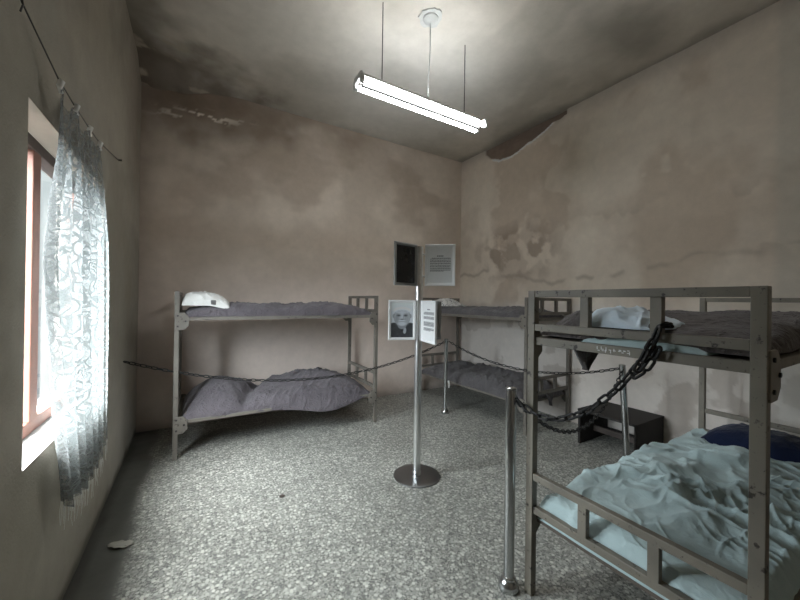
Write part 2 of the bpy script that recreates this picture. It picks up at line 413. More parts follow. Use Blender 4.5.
# left wall with the window opening and its deep plastered reveal
WY0, WY1, WZ0, WZ1, WD = 1.925, 3.27, .905, 2.39, .26
ys = np.unique(np.concatenate([np.linspace(YF - O_, WY0, 90), np.linspace(WY0, WY1, 55), np.linspace(WY1, YB + O_, 70)]))
zs = np.unique(np.concatenate([np.linspace(-.02, WZ0, 40), np.linspace(WZ0, WZ1, 60), np.linspace(WZ1, HC + O_, 80)]))
Yg, Zg = np.meshgrid(ys, zs, indexing='ij')
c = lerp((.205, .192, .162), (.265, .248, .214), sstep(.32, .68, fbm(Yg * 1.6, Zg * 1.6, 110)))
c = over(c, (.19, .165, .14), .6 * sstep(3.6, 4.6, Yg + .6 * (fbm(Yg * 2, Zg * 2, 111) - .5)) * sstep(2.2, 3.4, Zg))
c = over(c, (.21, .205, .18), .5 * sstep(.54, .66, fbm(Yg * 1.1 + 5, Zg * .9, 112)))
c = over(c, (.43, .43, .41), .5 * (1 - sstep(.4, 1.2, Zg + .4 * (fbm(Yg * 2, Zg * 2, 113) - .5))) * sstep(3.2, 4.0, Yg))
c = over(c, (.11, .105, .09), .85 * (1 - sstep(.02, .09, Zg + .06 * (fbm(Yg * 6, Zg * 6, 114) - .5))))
i0 = int(np.argmin(abs(ys - WY0))); i1 = int(np.argmin(abs(ys - WY1))); j0 = int(np.argmin(abs(zs - WZ0))); j1 = int(np.argmin(abs(zs - WZ1)))
skip = np.zeros((len(ys) - 1, len(zs) - 1), bool); skip[i0:i1, j0:j1] = True
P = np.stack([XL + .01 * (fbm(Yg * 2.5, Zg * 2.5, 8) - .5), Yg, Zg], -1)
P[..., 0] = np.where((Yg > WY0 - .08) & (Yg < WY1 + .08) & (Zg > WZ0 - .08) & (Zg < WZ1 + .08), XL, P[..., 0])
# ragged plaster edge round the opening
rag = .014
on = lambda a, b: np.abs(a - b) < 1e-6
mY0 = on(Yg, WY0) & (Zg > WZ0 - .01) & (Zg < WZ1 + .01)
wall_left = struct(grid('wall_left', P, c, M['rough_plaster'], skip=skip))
# reveal (four plastered faces) as its own trim, inner edge at the wall, running outwards
def reveal():
    V = []; F = []; C_ = []
    n = 24
    def face(p, q, col):
        nonlocal V, F
        p = np.array(p); q = np.array(q); o = len(V); m = 6
        for i in range(n + 1):
            for j in range(m + 1):
                b = p + (q - p) * i / n; x = XL - WD * j / m
                V.append((x, b[0], b[1])); s = .9 + .2 * float(vnoise(i * .6, j * .8, 5)); C_.append([k * s for k in col])
        for i in range(n):
            for j in range(m): F.append((o + i * (m + 1) + j, o + (i + 1) * (m + 1) + j, o + (i + 1) * (m + 1) + j + 1, o + i * (m + 1) + j + 1))
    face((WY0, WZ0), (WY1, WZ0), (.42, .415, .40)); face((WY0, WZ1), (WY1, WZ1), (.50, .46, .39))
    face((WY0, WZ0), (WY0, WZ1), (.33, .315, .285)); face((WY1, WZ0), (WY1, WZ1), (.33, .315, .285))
    me = bpy.data.meshes.new('reveal'); me.from_pydata(V, [], F); me.materials.append(M['plaster'])
    a = me.attributes.new('Col', 'FLOAT_COLOR', 'POINT'); cc = np.ones((len(V), 4)); cc[:, :3] = np.array(C_); a.data.foreach_set('color', cc.ravel())
    o = bpy.data.objects.new('trim_1', me); return struct(link(o))
reveal()

# window: red-brown wooden frame set in the reveal, two glazed leaves and a centre post
win = bpy.data.objects.new('window_1', None); link(win); win['kind'] = 'structure'; win.location = ((XL - .14), (WY0 + WY1) / 2, WZ0)
wl = Vector(win.location)
def wpart(name, mb, mat, bevel=.004, **k):
    mb.v = [tuple(Vector(v) - wl) for v in mb.v]; return mobj(name, mb, mat, win, bevel=bevel, **k)
FX = XL - .125      # inner face of the frame
mb = MB()
mb.box((FX - .07, WY0, WZ0), (FX, WY1, WZ0 + .065)); mb.box((FX - .07, WY0, WZ0 + .065), (FX, WY0 + .06, WZ1 - .06)); mb.box((FX - .07, WY1 - .06, WZ0 + .065), (FX, WY1, WZ1 - .06))
wpart('window_frame', mb, M['redwood'])
wpart('window_head', MB().box((FX - .07, WY0, WZ1 - .06), (FX + .005, WY1, WZ1)), M['darkwood'])
wpart('center_post', MB().box((FX - .07, 2.405, WZ0 + .065), (FX + .004, 2.50, WZ1 - .06)), M['redwood'])
wpart('reflection_strip', MB().box((FX - .06, 2.503, WZ0 + .066), (FX - .02, 2.585, WZ1 - .061)), M['glass_reflection'])  # added strip; the pane's dark reflection is put in as mauve colour
for (a, b) in ((WY0 + .06, 2.405), (2.585, WY1 - .06)):
    wpart('pane', MB().box((FX - .042, a, WZ0 + .066), (FX - .038, b, WZ1 - .061)), M['glass'], bevel=0)

# ------------------------------------------------------------------ bunk beds
WID = .888
def bunk(label, cx, cy, L, rz, mat, lz=.365, plain_far=False):
    t = thing('bunk_bed', label, 'bunk bed', (cx, cy, 0), rz, 'steel bunk beds')
    hx, hy, H = L / 2, WID / 2, 1.667
    for sx in (-1, 1):
        for sy in (-1, 1):
            mobj('post', MB().cbox((sx * hx, sy * hy, H / 2), (.042, .042, H)), mat, t, bevel=.003)
    for sx in (-1, 1):
        x = sx * hx; ins = x - sx * .004
        mobj('top_rail', MB().cbox((x, 0, H - .018), (.036, 2 * hy - .042, .036)), mat, t, bevel=.003)
        for (zg, zb) in ((1.468, 1.649 - .018 + .0), (.650, None)):
            mobj('guard_rail', MB().cbox((x, 0, zg), (.034, 2 * hy - .042, .038)), mat, t, bevel=.003)
        for sy in () if (plain_far and sx > 0) else (-1, 1):
            mobj('baluster', MB().box((x - .016, sy * hy / 3 - .021, 1.487), (x + .016, sy * hy / 3 + .021, H - .036)), mat, t, bevel=.002)
            mobj('baluster', MB().box((x - .016, sy * hy / 3 - .021, .488), (x + .016, sy * hy / 3 + .021, .631)), mat, t, bevel=.002)
        mobj('end_rail', MB().cbox((x - sx * .012, 0, 1.392), (.034, 2 * hy - .042, .042)), mat, t, bevel=.003)
        mobj('end_rail', MB().cbox((x - sx * .006, 0, .468), (.034, 2 * hy - .042, .038)), mat, t, bevel=.003)
    for z in (1.395, lz):
        for sy in (-1, 1):
            mobj('side_rail', MB().cbox((0, sy * hy, z), (L - .042, .03, .036)), mat, t, bevel=.003)
        mobj('base_board', MB().box((-hx + .03, -hy + .016, z - .010), (hx - .03, hy - .016, z + .008)), M['board'], t)
        for sx in (-1, 1):
            for sy in (-1, 1):
                g = MB(); x0 = sx * (hx + .012); y0 = sy * (hy + .0155)
                pl = [(0, -.085), (.075, -.085), (.115, -.045), (.115, .045), (.075, .085), (0, .085)]
                pl = [(x0 - sx * a, z - .025 + b) for a, b in pl]
                g.prism(pl, 'y', min(y0, y0 + sy * .012), max(y0, y0 + sy * .012))
                bk = mobj('corner_bracket', g, mat, t, bevel=.002)
                for (a, b) in ((.02, .055), (.02, -.05), (.085, 0)):
                    b2 = MB()
                    xx = x0 - sx * a; zz = z - .025 + b
                    b2.prism([(xx + .009 * math.cos(q * PI / 3), zz + .009 * math.sin(q * PI / 3)) for q in range(6)], 'y', y0 + sy * .012 - .001, y0 + sy * .012 + sy * .007)
                    mobj('bolt', b2, M['iron'], bk)
    return t
A = dict(x0=-.15, x1=2.058, y0=4.037, y1=4.925)
C = dict(x0=1.612, x1=3.965, y0=.356, y1=1.243)
bedA = bunk('grey-brown steel bunk bed along the back wall, nearest the window, with violet-grey quilts', (A['x0'] + A['x1']) / 2, (A['y0'] + A['y1']) / 2, 2.208, 0, M['bed_far'])
B_c, B_rz = (3.868, 3.875), PI / 2 + math.radians(1.8)
bedB = bunk('steel bunk bed in the far right corner, behind the poster stand, with dark grey quilts', B_c[0], B_c[1], 2.20, B_rz, M['bed_far'])
bedC = bunk('chipped khaki steel bunk bed at right in the foreground, mint sheet below', (C['x0'] + C['x1']) / 2, (C['y0'] + C['y1']) / 2, 2.353, 0, M['bed_near'], .40, True)

# faded white painted letters on the foreground bed's upper end rail
fm = MB(); rnd = random.Random(4); bl = Vector(bedC.location)
for k in range(8):
    y = .885 - k * .0185; z = 1.392
    for q in range(3):
        dy, dz = rnd.uniform(-.005, .005), rnd.uniform(-.008, .008); w_, h_ = ((.009, .0035) if rnd.random() < .5 else (.0035, .014))
        fm.box((1.6062 - bl.x, y + dy - w_ / 2 - bl.y, z + dz - h_ / 2), (1.6076 - bl.x, y + dy + w_ / 2 - bl.y, z + dz + h_ / 2))
mobj('faded_lettering', fm, M['white_plastic'], bedC)['label'] = 'faded illegible white painted letters'

# ------------------------------------------------------------------ bedding
def cushion(nx, ny, x0, x1, y0, y1, base, thick, wr=.012, seed=1, edge=.03, p=5, q=.5, fold=(3, 8), ang=.5, wfn=None, Tm=None, ext=None):
    u = np.linspace(0, 1, nx); v = np.linspace(0, 1, ny)
    # denser towards the rim
    u = .5 - .5 * np.cos(PI * u) * (.35 + .65 * np.abs(np.cos(PI * u)) ** .0); u = .35 * u + .65 * np.linspace(0, 1, nx)
    v = .35 * (.5 - .5 * np.cos(PI * v)) + .65 * np.linspace(0, 1, ny)
    U, V_ = np.meshgrid(u, v, indexing='ij')
    X = x0 + (x1 - x0) * U; Y = y0 + (y1 - y0) * V_
    ex = np.abs(2 * U - 1); ey = np.abs(2 * V_ - 1)
    E = (np.clip(1 - ex ** p, 0, 1) * np.clip(1 - ey ** p, 0, 1)) ** q
    X = X + edge * (fbm(Y * 4, X * 4, seed + 11) - .5) * 2 * np.sign(U - .5) * ex ** 3
    Y = Y + edge * (fbm(X * 4, Y * 4, seed + 12) - .5) * 2 * np.sign(V_ - .5) * ey ** 3
    if ext is not None: Y = Y - ext(X) * (1 - V_) ** 2
    ca, sa = math.cos(ang), math.sin(ang)
    wx = X + .12 * (fbm(X * 2.3, Y * 2.3, seed + 5) - .5); wy = Y + .12 * (fbm(X * 2.3, Y * 2.3, seed + 6) - .5)
    a = ca * wx + sa * wy; b = -sa * wx + ca * wy
    W = (ridge(a * fold[0], b * fold[1], seed, 2) - .5) * .9 + .8 * (fbm(X * 3, Y * 3, seed + 3) - .5) + .9 * ridge(a * fold[0] * 2.2, b * fold[1] * 2.3, seed + 21, 2) ** 3 * sstep(.35, .6, fbm(X * 3, Y * 3, seed + 22)) + .5 * (ridge(-b * fold[0] * 3, a * fold[1] * 2, seed + 23, 2) ** 3 - .2)
    if wfn is not None: W = wfn(X, Y, W)
    bz = base(X, Y); tz = thick(X, Y)
    top = bz + tz * E + wr * W * E ** .7
    top = np.maximum(top, bz + .002)
    mb = MB(); n, m = nx, ny
    vt = np.stack([X, Y, top], -1).reshape(-1, 3)
    vb = np.stack([X, Y, bz], -1).reshape(-1, 3)
    fs = []
    for i in range(n - 1):
        for j in range(m - 1):
            k = i * m + j; fs.append((k, k + m, k + m + 1, k + 1)); o = n * m + k; fs.append((o, o + 1, o + m + 1, o + m))
    rim = [i * m for i in range(n)] + [(n - 1) * m + j for j in range(1, m)] + [i * m + m - 1 for i in range(n - 2, -1, -1)] + [j for j in range(m - 2, 0, -1)]
    for k in range(len(rim)):
        a_, b_ = rim[k], rim[(k + 1) % len(rim)]; fs.append((a_, n * m + a_, n * m + b_, b_))
    vs = np.concatenate([vt, vb])
    if Tm is not None: vs = np.array([tuple(Tm @ Vector(q_)) for q_ in vs])
    mb.v = [tuple(q_) for q_ in vs]; mb.f = fs; mb.m = [0] * len(fs)
    return mb
K = lambda z: (lambda X, Y: z + 0 * X)
def cover(name, mb, mat, label, cat, group=None):
    return tag(mobj(name, mb, mat, smooth=True), label, cat, group)
def flap(mb, pts, n=10, thick=.012, seed=1):
    """a hanging corner of cloth: quad a-b (top edge), tip c, rippled; same mesh as its quilt"""
    a, b, c_ = map(Vector, pts); vs = []; fs = []
    nrm = (b - a).cross(c_ - a).normalized()
    for side in (0, 1):
        for i in range(n + 1):
            for j in range(n + 1):
                s = i / n; t = j / n
                p_ = a.lerp(b, s).lerp(c_, t) + nrm * (.018 * math.sin(s * 9 + t * 2 + seed) * t + side * thick)
                vs.append(tuple(p_))
    m = n + 1; o = m * m
    for i in range(n):
        for j in range(n):
            k = i * m + j; fs.append((k, k + 1, k + m + 1, k + m)); fs.append((o + k, o + k + m, o + k + m + 1, o + k + 1))
    for j in range(n):
        fs.append((j, o + j, o + j + 1, j + 1)); k = n * m + j; fs.append((k, k + 1, o + k + 1, o + k))
    for i in range(n):
        k = i * m; fs.append((k, k + m, o + k + m, o + k))
    mb.add(vs, fs)

QG = 'quilts on the bunk beds'
# bed A, upper
mb = cushion(220, 90, A['x0'] + .06, A['x1'] - .03, A['y0'] - .015, A['y1'] - .03, K(1.414),
             lambda X, Y: .095 + .035 * fbm(X * 1.8, Y * 2, 31) + .03 * np.exp(-((X - 1.55) / .3) ** 2) - .045 * sstep(1.7, 2.05, X), .034, 31, .02, 6, .42, (2.4, 6), 1.0)
cover('quilt', mb, M['quilt_violet'], 'violet-grey quilt on the top bunk along the back wall, under the white pillow', 'quilt', QG)
mb = cushion(70, 60, -.118, .325, 4.05, 4.62, lambda X, Y: 1.525 - .035 * sstep(.1, .32, X), lambda X, Y: .135 - .03 * sstep(.05, .32, X), .030, 33, .02, 5, .42, (4, 7), .7)
pil = cover('pillow', mb, M['white_cloth'], 'white pillow with a small dark patch, on the top bunk near the window', 'pillow')
# small grey patch sewn on the pillow's front
g = MB(); px0, pz0 = .165, 1.545; pl = pil.location
for i in range(2):
    pass
g.cbox((px0 - pl.x, 4.062 - pl.y, pz0 + .012 - pl.z), (.05, .02, .052))
mobj('cloth_patch', g, M['grey_patch'], pil, bevel=.008)['label'] = 'small dark grey cloth patch'
# bed A, lower: lumpy quilt sagging over the front rail
def baseA(X, Y):
    s = .378 + 0 * X
    sagf = np.exp(-((X - 1.42) / .42) ** 2) * .11 + np.exp(-((X - .75) / .3) ** 2) * .02
    return s - sagf * (1 - sstep(4.0, 4.07, Y))
def thA(X, Y):
    back = sstep(4.02, 4.5, Y)
    l = np.exp(-((X - .18) / .36) ** 2); r = np.exp(-((X - 1.35) / .62) ** 2)
    crease = np.exp(-((X - .55 - .35 * (Y - 4.3)) / .075) ** 2)
    return .10 + (.19 * l + .165 * r) * (.30 + .70 * back) - .085 * crease - .05 * sstep(1.75, 2.05, X) * (1 - back) + .05 * (fbm(X * 2.5, Y * 2.5, 37) - .5)
mb = cushion(220, 90, A['x0'] + .05, A['x1'] - .035, A['y0'] - .008, A['y1'] - .03, baseA, thA, .036, 35, .02, 5, .5, (2.2, 6), .9, ext=lambda X: .085 * np.exp(-((X - 1.38) / .38) ** 2))
cover('quilt', mb, M['quilt_violet'], 'lumpy violet-grey quilt on the bottom bunk along the back wall, sagging over its front rail', 'quilt', QG)

# bed B (local: x along the bed towards the back wall, y towards -X side)
TB = Matrix.Translation((B_c[0], B_c[1], 0)) @ Matrix.Rotation(B_rz, 4, 'Z')
mb = cushion(190, 80, -1.06, 1.04, -.42, .455, K(1.414), lambda X, Y: .085 + .05 * fbm(X * 1.8, Y * 2, 41), .022, 41, .02, 6, .45, (2.2, 5), 1.0, Tm=TB)
cover('quilt', mb, M['quilt_grey'], 'dark grey quilt on the top bunk in the far right corner', 'quilt', QG)
mb = cushion(40, 30, .36, .86, .02, .44, lambda X, Y: 1.53 + 0 * X, lambda X, Y: .03 + .085 * sstep(.34, .66, X), .02, 43, .02, 3, .6, (4, 7), .7, Tm=TB)
cover('pillow', mb, M['printed'], 'white pillow with grey print on the far corner top bunk, behind the stand', 'pillow')
mb = cushion(220, 90, -1.07, 1.05, -.42, .475, lambda X, Y: .376 + 0 * X, lambda X, Y: .12 + .07 * fbm(X * 1.8, Y * 2, 46) + .05 * (1 - sstep(-.42, .0, Y)) - .07 * np.exp(-((X - .42 + .25 * Y) / .07) ** 2), .034, 45, .03, 5, .5, (2.6, 6), 2.2, Tm=TB)
mb.T = TB
flap(mb, ((-1.075, -.16, .46), (-1.075, .02, .46), (-1.083, -.08, .27)), seed=2)
mb.T = None
ql = cover('quilt', mb, M['quilt_grey'], 'dark grey quilt on the bottom bunk in the far right corner, corner hanging down', 'quilt', QG)
g = MB(); p0 = TB @ Vector((.28, .472, .375)); lq = Vector(ql.location)
for dx, ln in ((-.02, .10), (.025, .085)):
    g.path([p0 - lq, p0 - lq + Vector((-.012, dx, -.02)), p0 - lq + Vector((-.014, dx * 1.4, -ln * .6)), p0 - lq + Vector((-.012, dx * .9, -ln))], .011, 8)
mobj('tie', g, M['white_cloth'], ql, smooth=True)['label'] = 'white cloth tie'

# bed C, upper: pale blue folded cloth, pale sheet, dark quilt
def qc_th(X, Y):
    near = np.exp(-((X - 1.72) / .16) ** 2) * np.exp(-((Y - 1.06) / .12) ** 2) * .115
    gap = np.exp(-((X - 1.70) / .20) ** 2) * np.exp(-((Y - .80) / .13) ** 2) * .085
    return .075 + .055 * sstep(1.9, 2.4, X) * fbm(X * 2, Y * 2, 57) * 1.4 + near - gap + .015 * sstep(1.62, 2.0, X)
mb = cushion(220, 90, C['x0'] + .035, C['x1'] - .05, C['y0'] + .005, C['y1'] - .005, lambda X, Y: 1.424 + .015 * sstep(1.7, 1.8, X) * 0, qc_th, .022, 51, .02, 6, .42, (2.4, 5), .8)
flap(mb, ((1.96, 1.262, 1.425), (2.46, 1.262, 1.425), (2.17, 1.270, 1.17)), seed=1)
cover('quilt', mb, M['quilt_dark'], 'dark brown-grey quilt on the top bunk of the foreground bed, one corner hanging behind', 'quilt', QG)
mb = cushion(70, 60, 1.650, 2.05, .70, 1.0, lambda X, Y: 1.49 + .0 * X, lambda X, Y: .022 + .06 * sstep(.68, .90, Y) , .030, 53, .03, 4, .5, (3, 6), .3)
cover('folded_cloth', mb, M['sheet_blue'], 'pale blue crumpled cloth heaped on the top bunk beside the chained rail', 'cloth')
mb = cushion(40, 60, C['x0'] + .022, C['x0'] + .16, .50, .98, K(1.4135), lambda X, Y: .012 + .030 * vnoise(Y * 7, X * 3, 3), .010, 55, .012, 4, .5, (6, 10), .3)
cover('bed_sheet', mb, M['sheet_mint'], 'pale sheet peeking out under the dark quilt on the foreground top bunk', 'sheet')

# bed C, lower: mattress under a rumpled mint sheet, navy pillow at the wall end
mb = cushion(60, 40, C['x0'] + .028, C['x1'] - .05, C['y0'] + .02, C['y1'] - .02, K(.41), K(.085), .004, 61, .006, 14, .35)
cover('mattress', mb, M['sheet_mint'], 'thin mint-covered mattress on the bottom bunk of the foreground bed, under the rumpled sheet', 'mattress')
def foldW(X, Y, W):
    def crease(th, fa, fb, sd, pw):
        ca, sa = math.cos(th), math.sin(th)
        wx = X + .16 * (fbm(X * 2.1, Y * 2.1, sd) - .5) * 2; wy = Y + .16 * (fbm(X * 2.1, Y * 2.1, sd + 1) - .5) * 2
        a = ca * wx + sa * wy; b = -sa * wx + ca * wy
        return (1 - np.abs(2 * vnoise(a * fa, b * fb, sd + 2) - 1)) ** pw * sstep(.42, .62, fbm(X * 2.4, Y * 2.4, sd + 3))
    big = fbm(X * 2.2, Y * 2.6, 74, 2) - .5
    w1 = crease(2.45, 1.6, 8.5, 300, 3.5); w2 = crease(1.75, 2.2, 9.5, 310, 4); w3 = crease(.35, 2.5, 9, 320, 4); w4 = crease(2.9, 3.2, 17, 330, 4); w5 = crease(1.1, 4, 20, 340, 4)
    return 1.7 * big + 1.0 * w1 + .9 * w2 + .75 * w3 + .45 * w4 + .35 * w5 - .1
def sheetT(X, Y):
    return .030 + .035 * fbm(X * 2, Y * 2, 77) + .04 * np.exp(-((X - 2.35) / .5) ** 2 - ((Y - .9) / .3) ** 2) - .05 * sstep(3.2, 3.9, X) * .6
def sheetB(X, Y): return .497 - .06 * sstep(1.205, 1.25, Y) - .05 * (1 - sstep(.35, .40, Y)) - .045 * (1 - sstep(1.645, 1.68, X)) * sstep(0, 1, fbm(Y * 5, X, 79))
mb = cushion(330, 170, C['x0'] + .02, C['x1'] - .26, C['y0'] - .005, C['y1'] + .012, sheetB, sheetT, .033, 63, .02, 7, .45, (3, 7), .7, foldW)
cover('bed_sheet', mb, M['sheet_mint'], 'rumpled pale mint sheet spread over the bottom bunk in the foreground', 'sheet')
mb = cushion(60, 60, 3.42, 3.87, .40, 1.10, K(.53), lambda X, Y: .12 + .03 * fbm(X * 3, Y * 3, 83), .02, 65, .03, 3, .55, (3, 6), .4)
cover('pillow', mb, M['navy'], 'navy blue pillow at the wall end of the foreground bottom bunk', 'pillow')

# ------------------------------------------------------------------ stanchions and chains
def stanchion(x, y, h, label, lean=(0, 0)):
    t = thing('stanchion', label, 'post', (x, y, 0), 0, 'steel chain posts')
    mobj('base_flange', MB().lathe([(.052, 0), (.057, .006), (.057, .022), (.053, .036), (.043, .052), (.037, .058), (.037, .068), (.0295, .074)]), M['steel_post'], t, smooth='auto')
    top = Vector((lean[0], lean[1], h))
    mobj('pole', MB().path([(0, 0, .04), top], .029, 28), M['steel_post'], t, smooth='auto')
    mobj('cap', MB().lathe([(.029, 0), (.0298, .002), (.0298, .008), (.025, .012), (.002, .0135)], top - Vector((0, 0, .002))), M['steel_post'], t, smooth='auto')
    return t
stanchion(1.53, 1.322, 1.115, 'steel chain post standing beside the foreground bunk bed')
stanchion(3.106, 3.873, 1.058, 'steel chain post beside the far corner bunk, behind the poster stand', (-.01, -.02))
stanchion(3.665, 1.724, 1.0, 'steel chain post between the black bench and the foreground bed', (-.07, .02))

def link_mesh(name, Lk=.058, Wk=.034, r=.0052):
    mb = MB(); pts = []; hl = Lk / 2 - Wk / 2; ra = Wk / 2 - r
    for k in range(9): th = -PI / 2 + PI * k / 8; pts.append((hl + ra * math.cos(th), ra * math.sin(th), 0))
    for k in range(9): th = PI / 2 + PI * k / 8; pts.append((-hl + ra * math.cos(th), ra * math.sin(th), 0))
    mb.path(pts, r, 7, closed=True); return mb
def chain(label, paths, pitch=.0455, mb=None):
    """paths: list of polylines; first link is built, the rest are copies"""
    t = thing('chain', label, 'chain', tuple(paths[0][0]), 0, 'black barrier chains')
    o0 = Vector(t.location); proto = None; k = 0
    for P in paths:
        P = [Vector(p) for p in P]
        seg = [(b - a).length for a, b in zip(P, P[1:])]; tot = sum(seg); n = max(1, round(tot / pitch)); st = tot / n
        def at(s):
            for a, b, l in zip(P, P[1:], seg):
                if s <= l: return a.lerp(b, s / l)
                s -= l
            return P[-1]
        for i in range(n):
            a = at(i * st); b = at((i + 1) * st); c_ = (a + b) / 2 - o0; d = (b - a).normalized()
            up = Vector((0, 0, 1)) if abs(d.z) < .95 else Vector((1, 0, 0))
            s = d.cross(up).normalized(); w = s.cross(d)
            th = PI / 4 + (PI / 2 if k % 2 else 0) + random.uniform(-.25, .25)
            y_ = math.cos(th) * s + math.sin(th) * w; z_ = d.cross(y_)
            if proto is None:
                proto = mobj('link', mb or link_mesh('link'), M['iron'], t, smooth=True); ob = proto
            else:
                ob = proto.copy(); link(ob, t)
            ob.matrix_local = Matrix(((d.x, y_.x, z_.x, c_.x), (d.y, y_.y, z_.y, c_.y), (d.z, y_.z, z_.z, c_.z), (0, 0, 0, 1)))
            k += 1
    return t
def sagline(a, b, sag_, n=60):
    a = Vector(a); b = Vector(b)
    return [a.lerp(b, i / n) - Vector((0, 0, sag_ * 4 * (i / n) * (1 - i / n))) for i in range(n + 1)]
chain('long black iron chain from the left wall past the back bunk to the far post',
      [sagline((XL + .015, 4.06, 1.0), (3.07, 3.84, 1.035), .34)])
chain('black chain between the far post and the post beside the bench', [sagline((3.125, 3.83, 1.035), (3.60, 1.775, .965), .20)])
chain('black chain sagging low from the foreground post to the post beside the bench', [sagline((1.56, 1.335, 1.07), (3.585, 1.735, .965), .38)])
kx = 1.575
big = link_mesh('link', .066, .036, .0062)
chain('heavy black chain from the foreground post up to the rail it is knotted on',
      [[(1.545, 1.297, 1.062), (1.56, 1.235, 1.02), (1.565, 1.18, 1.005), (1.567, 1.11, 1.005), (1.57, 1.045, 1.022), (1.572, .915, 1.095), (1.575, .85, 1.163), (1.575, .787, 1.228), (kx, .735, 1.30), (kx, .687, 1.373), (1.577, .655, 1.43), (1.577, .632, 1.487)],
       [(kx - .02, .70, 1.325), (kx - .018, .672, 1.40), (kx - .012, .645, 1.455), (kx - .006, .627, 1.51)],
       [(1.578, .632, 1.515), (1.60, .612, 1.52), (1.645, .612, 1.52), (1.65, .66, 1.515), (1.645, .69, 1.51)],
       [(kx - .012, .718, 1.295), (kx - .004, .668, 1.34), (kx, .625, 1.435)]], .050, big)

